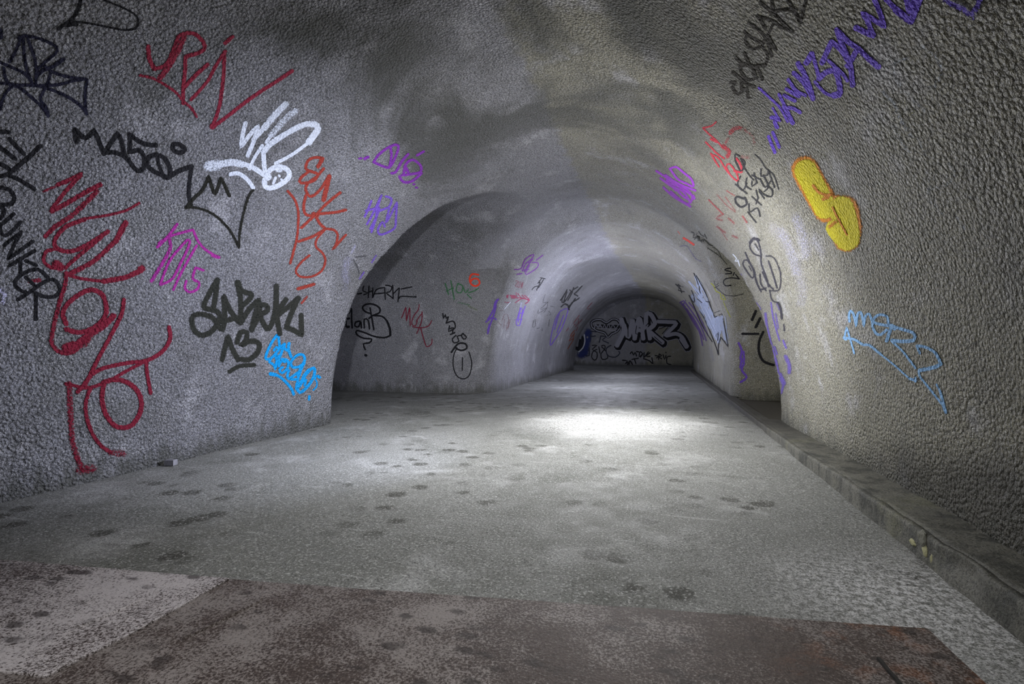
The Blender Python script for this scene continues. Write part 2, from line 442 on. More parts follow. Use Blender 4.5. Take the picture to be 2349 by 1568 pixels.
# ------------------------------------------------------------------ kerb along the right wall
def kerb_edge(y):
    return 1.175 + 0.018 * noise.noise(Vector((y * 1.1, 3, 0))) + 0.007 * noise.noise(Vector((y * 6, 9, 0)))
def kerb_h(y):
    t = max(0.0, min(1.0, (y - 0.5) / 6.2)); return 0.168 * (1 - t) + 0.06 * t
vs, fs = [], []
yk = np.concatenate([np.arange(-3.55, 0.6, 0.05), np.arange(0.6, 3.6, 0.02), np.arange(3.6, 20.2, 0.05)])
CH0, CH1 = 2.34, 2.66
prof_n = 12
for y in yk:
    e = kerb_edge(y); h = kerb_h(y)
    back = 1.62
    if y > 9.9: back = 1.42
    if 7.05 < y < 9.9: back = 1.34
    def nz(s, a): return a * noise.noise(Vector((y * 7, s * 3.1, 2)))
    bite = 0.0
    if CH0 < y < CH1:      # the lump broken out of the kerb face
        t = (y - CH0) / (CH1 - CH0); bite = 0.03 * math.sin(math.pi * t) + 0.012 * abs(noise.noise(Vector((y * 40, 1, 1))))
    ck = 1.0 if 0.7 < y < 3.3 else 0.0        # the crack that runs behind the arris
    cx_ = e + 0.035 + 0.012 * noise.noise(Vector((y * 5, 4, 4))) + 0.006 * noise.noise(Vector((y * 19, 4, 4))) + bite * 0.5
    rows = [(e - 0.006, -0.03), (e + nz(1, .006), h * 0.28), (e + bite + nz(2, .008), h * 0.55), (e + bite + nz(3, .006), h * 0.82),
            (e + bite * 0.8 + 0.002, h * 0.96), (e + 0.010 + bite * 0.5, h + nz(4, .002)),
            (cx_ - 0.004, h + 0.002), (cx_, h - 0.022 * ck), (cx_ + 0.004, h + 0.002), (e + 0.07, h + 0.003 + nz(5, .004)),
            (e + 0.14, h + nz(6, .007)), (back, h + nz(7, .006))]
    for r in rows: vs.append((r[0], y, r[1]))
for j in range(len(yk) - 1):
    for i in range(prof_n - 1):
        a = j * prof_n + i; fs.append((a, a + prof_n, a + prof_n + 1, a + 1))
nlast = (len(yk) - 1) * prof_n
fs.append(tuple(range(prof_n))); fs.append(tuple(reversed(range(nlast, nlast + prof_n))))
o = link_mesh('trim_1', vs, fs, M_KERB); o['kind'] = 'structure'
o.data.polygons.foreach_set('use_smooth', [True] * len(o.data.polygons))

gx = np.arange(1.3, 4.3, 0.1); gy = np.arange(6.95, 10.0, 0.1)
gv = [(x, y, 0.02 + 0.006 * noise.noise(Vector((x * 2, y * 2, 3)))) for y in gy for x in gx]
gf = [(j * len(gx) + i, j * len(gx) + i + 1, (j + 1) * len(gx) + i + 1, (j + 1) * len(gx) + i) for j in range(len(gy) - 1) for i in range(len(gx) - 1)]
o = link_mesh('floor_right_passage', gv, gf, plain('black_passage_floor', (0.05, 0.045, 0.035), 0.6, 20, 0.01)); o['kind'] = 'structure'  # near-black brown, darker than the main floor

# ------------------------------------------------------------------ helpers for solids
def prism(name, pts, z0, z1, mat, bevel=0.0, parent=None, sub=0.0, jag=0.0):
    """slab with a real thickness from an outline on the ground"""
    loop = []
    n = len(pts)
    for i in range(n):
        a = Vector(pts[i][:2]); b = Vector(pts[(i + 1) % n][:2])
        k = max(1, int((b - a).length / sub)) if sub else 1
        for j in range(k):
            p = a.lerp(b, j / k)
            if jag: p += Vector((noise.noise(Vector((p.x * 9, p.y * 9, 0))), noise.noise(Vector((p.x * 9, p.y * 9, 7))))) * jag
            loop.append(p)
    n = len(loop)
    c = sum(loop, Vector((0, 0))) / n
    ins = [p + (c - p).normalized() * bevel for p in loop]
    vs = [(p.x, p.y, z0) for p in loop] + [(p.x, p.y, z1 - bevel) for p in loop] + [(p.x, p.y, z1) for p in ins]
    fs = [tuple(range(2 * n, 3 * n)), tuple(reversed(range(n)))]
    for r in (0, 1):
        for i in range(n):
            j = (i + 1) % n; fs.append((r * n + i, r * n + j, (r + 1) * n + j, (r + 1) * n + i))
    return link_mesh(name, vs, fs, mat, parent=parent, loc=(c.x, c.y, z0))

# broad rusty steel plate and the dusty plate lapped over its left end
A = floor_pt(300, 1312, .012); B = floor_pt(2130, 1442, .012); D = floor_pt(2275, 1580, .012)
dirn = (D - B); E = B + dirn * 2.2; L = A + (A - B) * 0.35; L2 = L + dirn * 2.6
M_RUST = rust_material('rusty_steel', 0.0); M_DUSTY = rust_material('dusty_rusty_steel', 0.12)
plate = prism('metal_plate', [L2, E, B, A, L], 0.001, 0.014, M_RUST, 0.003, sub=0.12, jag=0.006)
tag(plate, 'large brown rusted steel plate lying across the foreground of the concrete floor', 'metal plate')
p1 = floor_pt(-60, 1277, .02); p2 = floor_pt(525, 1327, .02); p3 = floor_pt(345, 1428, .02); p4 = floor_pt(105, 1552, .02); p5 = floor_pt(-90, 1528, .02)
dusty = prism('metal_plate', [p5, p4, p3, p2, p1], 0.0145, 0.022, M_DUSTY, 0.002, sub=0.1, jag=0.008)
tag(dusty, 'smaller steel plate coated in pale dust at the lower left, lapping over the big one', 'metal plate')
# short bent seam raised on the plate, and the thin black bar near its right corner
def bar(name, a, b, wd, ht, mat, z0):
    a = Vector((a.x, a.y)); b = Vector((b.x, b.y)); d = (b - a).normalized(); q = Vector((-d.y, d.x)) * wd / 2
    k = 8; vs = []; fs = []
    for i in range(k + 1):
        p = a.lerp(b, i / k) + Vector((-d.y, d.x)) * 0.0008 * math.sin(i * 1.7)
        for s, z in ((-1, z0), (-0.8, z0 + ht), (0.8, z0 + ht), (1, z0)):
            vs.append((p.x + q.x * s, p.y + q.y * s, z))
    for i in range(k):
        for j in range(4):
            m = (j + 1) % 4; fs.append((i * 4 + j, i * 4 + m, (i + 1) * 4 + m, (i + 1) * 4 + j))
    fs.append((3, 2, 1, 0)); fs.append((k * 4, k * 4 + 1, k * 4 + 2, k * 4 + 3))
    return link_mesh(name, vs, fs, mat, loc=(a.x, a.y, z0))
M_BLK = plain('blackened_iron', (0.02, 0.018, 0.017)); 
rod = bar('iron_rod', floor_pt(2015, 1508, .02), floor_pt(2085, 1590, .02), 0.012, 0.008, M_BLK, 0.0145)
tag(rod, 'thin black iron rod lying on the rusty plate near its right-hand corner', 'rod')
wire = bar('flat_iron_strip', floor_pt(425, 1458, .02), floor_pt(600, 1372, .02), 0.022, 0.006, M_RUST, 0.0145)
tag(wire, 'flat rusty iron strip lying on the big plate beside the dusty plate', 'metal strip')
wire2 = bar('flat_iron_strip', floor_pt(180, 1432, .03), floor_pt(318, 1372, .03), 0.03, 0.005, M_DUSTY, 0.0225)
tag(wire2, 'flat dusty iron strip lying on the pale dusty plate at lower left', 'metal strip')

# little pale block at the foot of the left wall
c = floor_pt(392, 1066)
M_CARD = plain('pale_cardboard', (0.22, 0.22, 0.25))
s = 0.038
bx = [(-s, -s * .7), (s, -s * .75), (s * 1.02, s * .7), (-s * .98, s * .72)]
bx = [(c.x + a * CY - b * SY, c.y + a * SY + b * CY) for a, b in bx]
box = prism('litter_block', [Vector(p) for p in bx], 0.0, 0.045, M_CARD, 0.003)
tag(box, 'small pale grey block of litter on the floor at the foot of the left wall', 'litter')

# loose fragments held in the broken kerb face
random.seed(4)
M_CHIP = plain('broken_concrete', (0.17, 0.17, 0.14), 0.8, 60, 0.004)
M_MORT = plain('pale_old_mortar', (0.36, 0.35, 0.2), 0.8, 60, 0.004)
def rock(name, c, r, mat, seed, sq=(1, 1, 1)):
    import bmesh
    bm = bmesh.new(); bmesh.ops.create_icosphere(bm, subdivisions=3, radius=1)
    for v in bm.verts:
        d = 1 + 0.35 * noise.noise(v.co * 1.3 + Vector((seed, 0, 0))) + 0.12 * noise.noise(v.co * 4 + Vector((0, seed, 0)))
        v.co = Vector((v.co.x * r * sq[0] * d, v.co.y * r * sq[1] * d, v.co.z * r * sq[2] * d))
    me = bpy.data.meshes.new(name); bm.to_mesh(me); bm.free(); me.materials.append(mat)
    o = bpy.data.objects.new(name, me); C.objects.link(o); o.location = c
    return o
def on_kerb(px, py, dx=0.0):
    r = ray(px, py); t = (1.178 + dx) / r.x; return CAM + r * t
k1 = rock('concrete_chunk', on_kerb(2118, 1234), 0.036, M_CHIP, 3, (.45, 1, 1.0))
tag(k1, 'dark grey concrete chunk loose in the broken kerb face', 'concrete chunk')
k2 = rock('mortar_lump', on_kerb(2123, 1262), 0.026, M_MORT, 9, (.4, .9, 1.1))
tag(k2, 'yellowish mortar lump below the dark chunk in the broken kerb', 'mortar lump')
k3 = rock('mortar_lump', on_kerb(2094, 1243), 0.019, M_MORT, 14, (.4, 1.7, .8))
tag(k3, 'slanting sliver of yellowish mortar at the far side of the dark kerb chunk', 'mortar lump')
k4 = rock('mortar_lump', on_kerb(2138, 1286), 0.014, M_MORT, 21, (.4, .8, 1.9))
tag(k4, 'small upright yellowish mortar bit low on the kerb face, nearest the camera', 'mortar lump')

# ------------------------------------------------------------------ graffiti
CR = dict(A=(0, 0, 4.9), B=(300, 50, 3.92), C=(0, 270, 3.2), D=(80, 370, 2.119), E=(140, 260, 4.6125), F=(330, 490, 3.563),
          G=(640, 320, 3.92), H=(1640, 0, 4.126), I=(1480, 250, 4.239), J=(1720, 60, 2.703), K=(1880, 660, 4.9),
          L=(760, 580, 4.61), M=(1090, 560, 5.226), N=(1550, 500, 3.563), O=(1280, 640, 5.6), P=(580, 740, 8.25),
          Q=(1900, 0, 5.232), R=(1560, 500, 6.03))

def cast(px, py):
    d = ray(px, py)
    loc, nrm, i, dist = BV.ray_cast(CAM, d)
    if loc is None: return None
    q = QL[i]; w = 1.0 / (((P[q] - np.array(loc)) ** 2).sum(1) + 1e-5)
    n = (VN[q] * w[:, None]).sum(0); n = Vector(n).normalized()
    return loc, n, dist

def spline(pts):
    """pts: list of (x, y, corner); Catmull-Rom between corners, sampled about every 5 px"""
    out = []
    n = len(pts)
    for i in range(n - 1):
        p1, p2 = pts[i], pts[i + 1]
        p0 = pts[i - 1] if i > 0 and not p1[2] else p1
        p3 = pts[i + 2] if i + 2 < n and not p2[2] else p2
        L = math.hypot(p2[0] - p1[0], p2[1] - p1[1]); k = max(2, int(L / 5.0))
        for j in range(k):
            t = j / k; r = []
            for a in (0, 1):
                m1 = (p2[a] - p0[a]) / 2; m2 = (p3[a] - p1[a]) / 2
                t2 = t * t; t3 = t2 * t
                r.append((2 * t3 - 3 * t2 + 1) * p1[a] + (t3 - 2 * t2 + t) * m1 + (-2 * t3 + 3 * t2) * p2[a] + (t3 - t2) * m2)
            out.append(tuple(r))
    out.append((pts[-1][0], pts[-1][1]))
    return out

ZONES = dict(back=lambda p: p.y > 24, far=lambda p: 9.7 < p.y < 20.7, rp=lambda p: p.y > 8.9, rn=lambda p: p.y < 9.0,
             lp=lambda p: p.y > 8.8, near=lambda p: p.y < 9.3, all=lambda p: True)
ZONE = [None]
def stroke_geo(path, w, dens, lift, acc):
    """adds a band of paint w pixels wide as seen in the photo, laid on the wall itself"""
    V_, N_, E_, D_, F_ = acc
    r = w / 2.0
    n = len(path)
    tang = []
    for i in range(n):
        a = path[max(0, i - 1)]; b = path[min(n - 1, i + 1)]
        dx, dy = b[0] - a[0], b[1] - a[1]; l = math.hypot(dx, dy) or 1e-6
        tang.append((dx / l, dy / l))
    rows = []
    t0 = tang[0]; t1 = tang[-1]
    for c in (1.0, 0.8, 0.45): rows.append((path[0][0] - t0[0] * r * c, path[0][1] - t0[1] * r * c, t0, c))
    for i in range(n): rows.append((path[i][0], path[i][1], tang[i], 0.0))
    for c in (0.45, 0.8, 1.0): rows.append((path[-1][0] + t1[0] * r * c, path[-1][1] + t1[1] * r * c, t1, c))
    m_ = max(5, int(w / 7)); S = [2 * k / m_ - 1 for k in range(m_ + 1)]
    prev = None
    for (x, y, t, c) in rows:
        cur = []
        for s in S:
            h = cast(x - t[1] * r * s, y + t[0] * r * s)
            if h is None or (ZONE[0] and not ZONES[ZONE[0]](h[0])): cur.append(None); continue
            loc, nn, dist = h
            V_.append(loc + nn * lift); N_.append(nn)
            E_.append(min(1.0, math.hypot(s, c))); D_.append(dens)
            cur.append((len(V_) - 1, dist))
        if prev:
            for k in range(len(S) - 1):
                q = (prev[k], prev[k + 1], cur[k + 1], cur[k])
                if any(v is None for v in q): continue
                ds = [v[1] for v in q]
                if max(ds) - min(ds) > 0.10 * min(ds) + 0.02: continue
                ids = [v[0] for v in q]
                a, b, d = V_[ids[0]], V_[ids[1]], V_[ids[3]]
                if (b - a).cross(d - a).dot(N_[ids[0]]) < 0: ids.reverse()
                F_.append(tuple(ids))
        prev = cur

LAYER = [0]; ZNOW = ['near']
def parse(crop, spec, w):
    ox, oy, s = CR[crop]; res = []
    for part in spec.split(';'):
        part = part.strip()
        if not part: continue
        ww, dd = w, None
        if ':' in part:
            hd, part = part.split(':'); hd = hd.strip()
            if '/' in hd: a, b = hd.split('/'); dd = float(b); ww = float(a) if a else w
            else: ww = float(hd)
        pts = []
        for tk in part.split():
            cn = tk.endswith('!'); x, y = tk.rstrip('!').split(',')
            pts.append((ox + float(x) / s, oy + float(y) / s, cn))
        res.append((pts, ww / s, dd))
    return res

def paint_mesh(name, layers, parent=None, loc=None):
    """layers: (crop, colour, width, density, softness, spec). One object, one paint slot per colour."""
    V_, N_, E_, D_, F_ = [], [], [], [], []; mats = []; mi = []
    for li, (crop, col, w, dens, soft, spec) in enumerate(layers):
        m = paint(col, soft)
        if m not in mats: mats.append(m)
        for pts, ww, dd in parse(crop, spec, w):
            LAYER[0] += 1
            f0 = len(F_)
            stroke_geo(spline(pts), ww * (1.12 if soft < 0.12 else 1.38), dens if dd is None else dd, 0.0022 + 0.0028 * li + 0.00015 * (LAYER[0] % 12), (V_, N_, E_, D_, F_))
            mi += [mats.index(m)] * (len(F_) - f0)
    if not F_: print('EMPTY TAG', name); return None
    used = sorted({i for f in F_ for i in f}); mp = {a: b for b, a in enumerate(used)}
    V_ = [V_[i] for i in used]; N_ = [N_[i] for i in used]; E_ = [E_[i] for i in used]; D_ = [D_[i] for i in used]
    F_ = [tuple(mp[i] for i in f) for f in F_]
    c = loc if loc is not None else sum(V_, Vector((0, 0, 0))) / len(V_)
    o = link_mesh(name, V_, F_, None, normals=N_, loc=c)
    for m in mats: o.data.materials.append(m)
    o.data.polygons.foreach_set('material_index', mi)
    for nm, data in (('paint_rim', E_), ('paint_cover', D_)):
        at = o.data.attributes.new(nm, 'FLOAT', 'POINT'); at.data.foreach_set('value', data)
    return o

def graffiti(name, label, cat, layers, group=None, zone=None):
    ZONE[0] = zone or ZNOW[0]
    o = paint_mesh(name, layers)
    if o: tag(o, label, cat, group)
    return o

BLACK = (0.010, 0.010, 0.014); NAVY = (0.012, 0.012, 0.035); SOOT = (0.028, 0.03, 0.024); MAROON = (0.23, 0.012, 0.035)
CRIM = (0.30, 0.02, 0.05); WHITE = (0.80, 0.86, 1.0); RED = (0.36, 0.045, 0.03); PURP = (0.24, 0.035, 0.44); VIOL = (0.20, 0.10, 0.62)
MAG = (0.42, 0.03, 0.33); CYAN = (0.0, 0.36, 0.90); ORED = (0.95, 0.07, 0.035); GREEN = (0.04, 0.20, 0.07)

graffiti('graffiti_tag', 'thin black loop of spray paint cut off by the top edge above the navy scrawl', 'graffiti', [
 ('A', BLACK, 24, 1, .4, "44: 905,-60 905,10 860,140 790,230 700,290 655,325; 1100,-30 1250,30 1450,120 1545,200 1530,310 1400,335 1200,300 1000,260 850,245 750,262 690,300; 40: 730,285 860,270")])
graffiti('graffiti_tag', 'spiky blue-black scrawl of crossing lines at the upper left corner of the left wall', 'graffiti', [
 ('A', NAVY, 42, .95, .45, """110,690 180,560 250,400!; 270,400 400,420 560,480 640,540 620,600 500,700 400,800; 260,440 270,600 300,780 370,960;
 310,430 370,600 400,720 400,940; 0,700 120,750 280,830 370,950; 50: 710,660 600,740 480,790 400,860; 480,720 580,800 760,860 980,890! 960,1000 955,1150 970,1280;
 970,1270 900,1180 750,1080 560,1000 400,960 200,950 0,930; 570,800 540,920 480,1040 455,1120 520,1210 540,1300; 540,1300 470,1200 350,1090 230,990 150,960;
 930,890 800,910 650,950 450,960; 150,960 70,1030 20,1130 5,1220; 40,760 60,880 120,960; 60: 0,330 12,420; 80/.8: 220,420 240,440""")])
graffiti('graffiti_tag', 'black lettering of short bars beside the left edge, just above the vertical word bunker', 'graffiti', [
 ('C', BLACK, 32, 1, .35, "-10,100 65,105; 70,155 120,210 175,265; 0,215 60,260 110,300; 0,335 50,365 80,385; 295,205 240,260 160,330 60,410 0,430; 60,420 150,460 250,520")])
graffiti('graffiti_tag', 'black word BUNKER running down the left wall at the left edge', 'graffiti', [
 ('C', BLACK, 27, 1, .35, """32: 0,510 70,530 105,590 80,630 0,640; 32: 0,640 30,690 0,740; 100,705 50,750 5,790 5,835 40,865 100,820 150,765;
 30,935 100,880 160,835! 110,920 60,1035! 140,980 240,905; 70,1085 160,1030 255,975; 150,1050 150,1150; 190,1050 265,1080;
 350,1170 270,1110 160,1150 108,1210 140,1260 190,1280; 190,1170 250,1225; 130,1335 230,1270 330,1200 400,1190 440,1260 400,1310 320,1310 260,1285; 265,1290 262,1400 262,1480""")])
graffiti('graffiti_tag', 'tall maroon scrawl with two big rings running down the left wall to the floor', 'graffiti', [
 ('C', MAROON, 36, .88, .4, """24/.6: 320,540 400,505; 420,492 520,450 600,410! 480,540 380,670; 40: 380,685 500,620 620,550 735,490!; 44/.7: 710,540 640,610 520,720 400,800; 400,800 330,870;
 22: 1020,625 920,680 780,715 620,740; 620,745 480,800 400,900 420,960 520,980 640,930 790,835; 34/.75: 770,850 640,960 520,1060 480,1100;
 30: 420,960 340,980 320,1050 380,1100 440,1090; 75/.9: 410,1075 440,1095; 48: 920,770 850,900; 42/.75: 850,900 700,1040 560,1120 490,1150; 26: 490,1150 600,1180 760,1200; 42: 760,1200 920,1170 1030,1120; 56: 1025,1118 1040,1105; 40/.6: 220,1200 290,1190"""),
 ('D', MAROON, 26, .88, .4, """/.7: 150,540 145,600 120,680 90,800 80,880 120,925 180,925 260,860; 150,790 135,730 180,670 260,625 320,640 345,700 335,760 280,810 210,830 150,815;
 34: 380,750 330,800 250,850 190,900; 50/.9: 150,905 190,895; 40/.5: 240,890 270,840; 22: 430,670 420,740 370,840 310,950 270,1030 240,1090; 22: 650,805 655,860 620,920 545,965 440,980 330,1005 270,1040 240,1080 205,1120;
 20: 545,965 540,1000 560,1125; 18: 545,965 440,1020 350,1070 250,1100 160,1080; 20: 150,1080 160,1082; 34/.6: 165,1080 170,1200 180,1350 205,1440 230,1500; 335,1070 325,1160 350,1240 400,1290 470,1280 515,1200 500,1120 440,1070 380,1060 330,1075;
 22/.8: 270,1100 245,1180 260,1280 310,1370 370,1415; 36/.5: 370,1415 430,1420; 50/.5: 215,1500 280,1490""")])
graffiti('graffiti_tag', 'crimson letters with a long tick stroke high on the left wall', 'graffiti', [
 ('B', CRIM, 40, .85, .4, """46: 155,220 165,330 210,420; 210,420 290,400 350,330 400,200 430,130 500,100 580,110 650,180 660,240 600,280 490,310! 485,450 470,580 470,730;
 60/.7: 480,130 420,260 340,400 260,500; 30/.7: 80,480 180,500 300,560 400,630 480,720 540,770 590,850; 690,380 600,460 520,540 470,600; 40: 915,130 850,190; 34: 850,260 760,400 690,530 540,700;
 38: 840,270 835,450 820,600 790,780 730,950! 850,860 1100,670 1300,540 1450,440; 60: 735,940 750,925""")])
graffiti('graffiti_tag', 'black word ending in a big pointed crown across the middle of the left wall', 'graffiti', [
 ('E', BLACK, 50, 1, .35, """64: 165,290 150,180!; 150,170 200,220 260,260 320,210 350,180! 390,270 430,370 455,430! 520,320 600,210! 640,300 670,430 730,520;
 450,420 550,410 680,460 760,560 820,610 870,580 880,480 830,390 720,410! 730,300 720,210! 800,280 900,325 1000,335; 1190,330 1250,325 1310,380 1260,415 1190,390 1180,340;
 1090,660 980,610 910,540 930,460 1020,440 1100,480 1150,580 1150,640; 36: 1020,480 1040,560 1080,660; 1050,640 1120,680 1240,610 1380,560! 42: 1380,560 1360,700 1350,850 1370,960""".replace('1380,560! 42:', '1380,560; 42:')),
 ('E', (0.014, 0.014, 0.010), 40, .95, .45, "1320,1000 1400,900 1500,800 1560,660! 1600,790 1630,850 1690,680! 1740,780 1780,870; 34/.8: 1320,990 1450,1000 1600,1060 1740,1180 1830,1310 1880,1420! 1890,1250 1930,1050 1980,880 2030,810; 60: 1345,985 1370,970")])
graffiti('graffiti_tag', 'bright bluish-white swooping letters on the left wall, above the pointed crown', 'graffiti', [
 ('B', WHITE, 38, 1, .3, """1030,910 1005,1010 990,1120! 1080,1000 1145,935! 1100,1080 1050,1200; 42/.85: 1100,1060 1200,950; 62/.7: 1200,950 1300,830 1390,740; 30/.9: 1215,1080 1260,1020; 60/.55: 1260,1020 1400,860 1480,800;
 30: 1180,1110 1110,1220 1065,1320; 30: 1300,1270 1450,1190 1600,1080; 62/.8: 1600,1080 1680,960 1650,920; 52/.8: 1650,920 1560,920 1400,1000 1250,1100 1190,1170; 40: 1190,1170 1200,1300 1220,1400;
 96/.62: 700,1295 780,1285; 66/.7: 780,1285 900,1262 1000,1280; 44: 1000,1275 1100,1310 1220,1390; 36: 895,1370 960,1360 1040,1410 1100,1490;
 44: 1220,1400 1250,1330 1330,1300 1410,1330 1420,1390 1360,1450 1270,1490 1210,1480 1200,1420; 60: 1225,1385 1235,1395; 24: 1280,1450 1300,1400; 20: 1330,1380 1336,1386; 20: 1350,1415 1356,1420; 50/.7: 1310,1320 1340,1330""")])
graffiti('graffiti_tag', 'rusty red letters stacked downwards beside a long bracket, right part of left wall', 'graffiti', [
 ('G', RED, 30, .8, .4, """42: 350,240 390,170!; 390,165 320,160 260,190 240,260 300,290 350,310 310,370 200,390 190,350 260,290; 400,260 340,330 260,390 240,450 280,510 360,460 440,340; 50: 450,330 420,460 400,540;
 240,500 220,600 240,670 320,680 400,600 480,530 550,475; 320,670 430,660 520,650 600,630; 320,680 200,790; 330,690 370,760 420,800! 300,870 175,915; 26: 420,800 490,810 525,850 515,930 480,990! 540,920 600,855;
 24: 410,810 340,890 330,960 390,1020 415,1090 380,1180 290,1230 190,1230 150,1180 190,1110 270,1040; 26: 75,460 140,540 170,640 170,760 160,880 130,1000 100,1110; 34: 170,1340 310,1300; 26/.6: 200,1470 250,1410; 50: 310,670 340,680""")])
graffiti('graffiti_tag', 'small dark purple word in quote marks high above the arch of the left passage', 'graffiti', [
 ('G', PURP, 26, .9, .4, """20: 720,170 740,165; 30: 770,170 800,155; 850,200 900,130 1000,60 1070,50 1060,120 1000,240 940,240 850,200; 1000,60 1010,150 990,250; 1160,130 1100,200 1050,290 1010,300;
 1120,310 1140,220 1200,180 1270,230 1270,290 1180,310 1100,320; 1080,330 1120,380 1200,370 1280,300; 1240,140 1300,105; 20: 1208,400 1218,400; 20: 1230,430 1240,430; 34/.8: 1130,240 1160,290""")])
graffiti('graffiti_tag', 'small blue-violet word just above the left side of the passage arch', 'graffiti', [
 ('G', VIOL, 22, .9, .4, """830,550 790,650 770,690; 920,500 850,650 790,760; 780,640 850,620 900,610; 920,500 880,620 870,700 820,800; 960,510 1010,530 990,600 900,640;
 900,620 860,740 830,830; 990,620 970,700 960,750! 1000,680 1060,560! 1050,700 1040,790 960,840 900,850 890,800 930,740 950,780""")])
graffiti('graffiti_tag', 'magenta letters with a small 5 low in the middle of the left wall', 'graffiti', [
 ('F', MAG, 22, .92, .35, """26: 270,85 200,180 110,270; 120,240 220,180 400,130! 440,220 500,290 600,355; 28: 560,340 610,355; 34/.65: 205,190 215,280 170,370 110,470 60,550;
 350,215 290,280 200,400 130,580! 230,530 300,400 350,300 375,220 350,215; 430,260 360,380 290,510 240,620; 485,460 420,440! 400,530 450,560 440,610 380,640 335,610 345,550""")])
graffiti('graffiti_tag', 'dark grey-green word with an underlined 13 beneath it, low on the left wall', 'graffiti', [
 ('F', SOOT, 44, .92, .35, """600,540 580,700 560,790; 600,540 540,640 490,760 580,790 620,830 600,900 540,970 460,990 400,930 400,840 470,820 560,850 620,930 640,950! 660,850 650,670! 700,780 770,880;
 640,880 760,850; 760,560 790,700 790,890; 770,560 800,630 880,660 840,720 790,760; 790,890 860,780 940,700! 910,820 880,950; 880,940 950,830 1010,790 1000,750 950,750 950,830 990,920 1020,940 1060,850 1080,700 1080,590;
 1080,590 1085,820 1110,980; 1160,700 1090,800; 1260,690 1210,800 1160,930! 1220,950 1290,990! 1285,900 1285,830; 1090,830 1180,760 1260,690;
 640,1190 685,1000! 720,1100 770,1190; 760,1050 790,970 840,970 830,1040 790,1080! 870,1040 940,1060 930,1130 860,1190 800,1190; 36/.85: 700,1290 780,1245 900,1235""")])
graffiti('graffiti_tag', 'bright cyan-blue tangled word with an underline, at the right end of the left wall', 'graffiti', [
 ('P', CYAN, 44, 1, .2, """400,520 440,460 500,480 490,330 475,210! 380,330 290,500 240,640 260,690 340,670 420,590 520,470 600,390! 540,560 490,700 490,820; 340,670 310,740 390,790 430,890! 440,760 500,620;
 50: 680,390 670,500 720,640; 600,400 590,470 640,520; 490,800 540,720 620,690 670,750 650,860 550,950 500,890 560,840; 740,830 710,760 770,670 860,600 950,610 980,700 930,790 840,840 750,840;
 60: 960,760 900,880 860,1000; 860,1000 840,1140; 64: 840,1160 830,1240; 50: 830,1240 890,1320 1000,1240 1090,1130 1160,980 1160,850 1060,900; 64: 1060,900 980,990 930,1100 870,1200;
 680,900 650,1000 680,1060 820,1070; 850,940 700,1050; 980,1180 1000,1080; 25: 1270,1040 1200,1000 1180,1070 1210,1120 1200,1210 1140,1270; 50: 1230,1010 1260,1030; 62: 330,965 420,980; 46: 420,980 520,1030 640,1140 720,1240 770,1350; 40: 1065,1390 1060,1450; 70: 560,700 600,720; 60: 430,600 460,700""")])
graffiti('graffiti_smear', 'pale lilac overspray with two short grey lines, left of the passage arch', 'graffiti', [
 ('G', (0.5, 0.5, 0.72), 110, .38, .5, "620,1080 590,1180 600,1260; 30/.5: 680,955 650,1020; 80/.3: 620,1260 590,1350"),
 ('G', (0.08, 0.08, 0.09), 14, .6, .4, "680,1055 780,1045; 670,1080 700,1140 720,1205"),
 ('G', VIOL, 22, .5, .4, "830,1100 870,1040; 720,1250 760,1190")])
graffiti('graffiti_smear', 'patch of pale lilac paint cut off by the left edge of the left wall', 'graffiti', [
 ('C', (0.6, 0.6, 0.85), 60, .5, .5, "0,1260 30,1300 20,1350")])

# --- back wall of the left passage
ZNOW[0] = 'lp'
graffiti('graffiti_tag', 'thin black word SHARK on the back wall of the left passage', 'graffiti', [
 ('L', BLACK, 13, 1, .35, """16: 280,432 320,425; 345,350 335,400 388,420 345,440; 400,350 392,470; 440,370 437,470; 395,410 440,400; 440,470 480,385 565,365! 572,490!; 500,430 570,420; 575,340 640,355 620,410 580,420 655,480; 455,432 520,425;
 650,340 655,480; 715,370 657,430; 720,370 705,520! 730,460 890,465; 16: 885,462 895,464; 740,380 850,358""")])
graffiti('graffiti_tag', 'black words plan B with a large question mark below, on the left passage wall', 'graffiti', [
 ('L', BLACK, 17, 1, .3, """22: 210,590 180,640 110,655 140,700 190,690; 90,690 150,680; 26: 150,660 155,770 185,780; 215,600 215,700 222,790; 300,720 260,730 250,770 290,780 310,720 320,790; 350,790 350,700 390,710 405,800;
 410,580 430,690 450,810; 420,640 360,620 330,580 360,545 440,540 510,580 510,630 440,660 400,690; 440,660 540,670 590,720; 22: 590,720 620,800 625,870; 625,870 560,895 450,880 350,840 270,820 270,860 340,900 430,910 400,950 340,960 360,1020; 28: 364,1080 368,1082""")])
graffiti('graffiti_tag', 'thin dark red scribble with a hooked tail, right of the plan B writing', 'graffiti', [
 ('L', (0.22, 0.015, 0.04), 12, .85, .4, """745,685 790,570! 795,720! 830,570! 835,770; 930,545 920,600 870,670 850,750 890,770 910,720; 960,620 955,720 905,850; 900,720 940,660 960,640; 1060,715 1030,770 950,790 860,780; 945,790 975,900 1010,990 1060,960 1065,910""")])
graffiti('graffiti_tag', 'black word slanting down to a large U on the left passage wall beside the pillar', 'graffiti', [
 ('L', BLACK, 15, .95, .35, """1180,640 1185,690! 1210,650! 1215,690 1240,670 1215,740; 1220,740 1290,720 1310,790 1240,830! 1250,770; 1260,800 1290,790 1280,850 1310,840 1260,860; 1320,870 1280,910 1300,950 1350,930 1330,880 1380,870;
 1390,850 1430,890 1400,910 1375,870 1395,850; 20: 1270,1050 1340,960 1420,960 1430,1010 1370,1030 1310,1000; 12: 1330,1000 1295,1080 1290,1200 1330,1300 1400,1330 1460,1290 1485,1180 1475,1110 1455,1045; 12: 1388,1105 1385,1240""")])
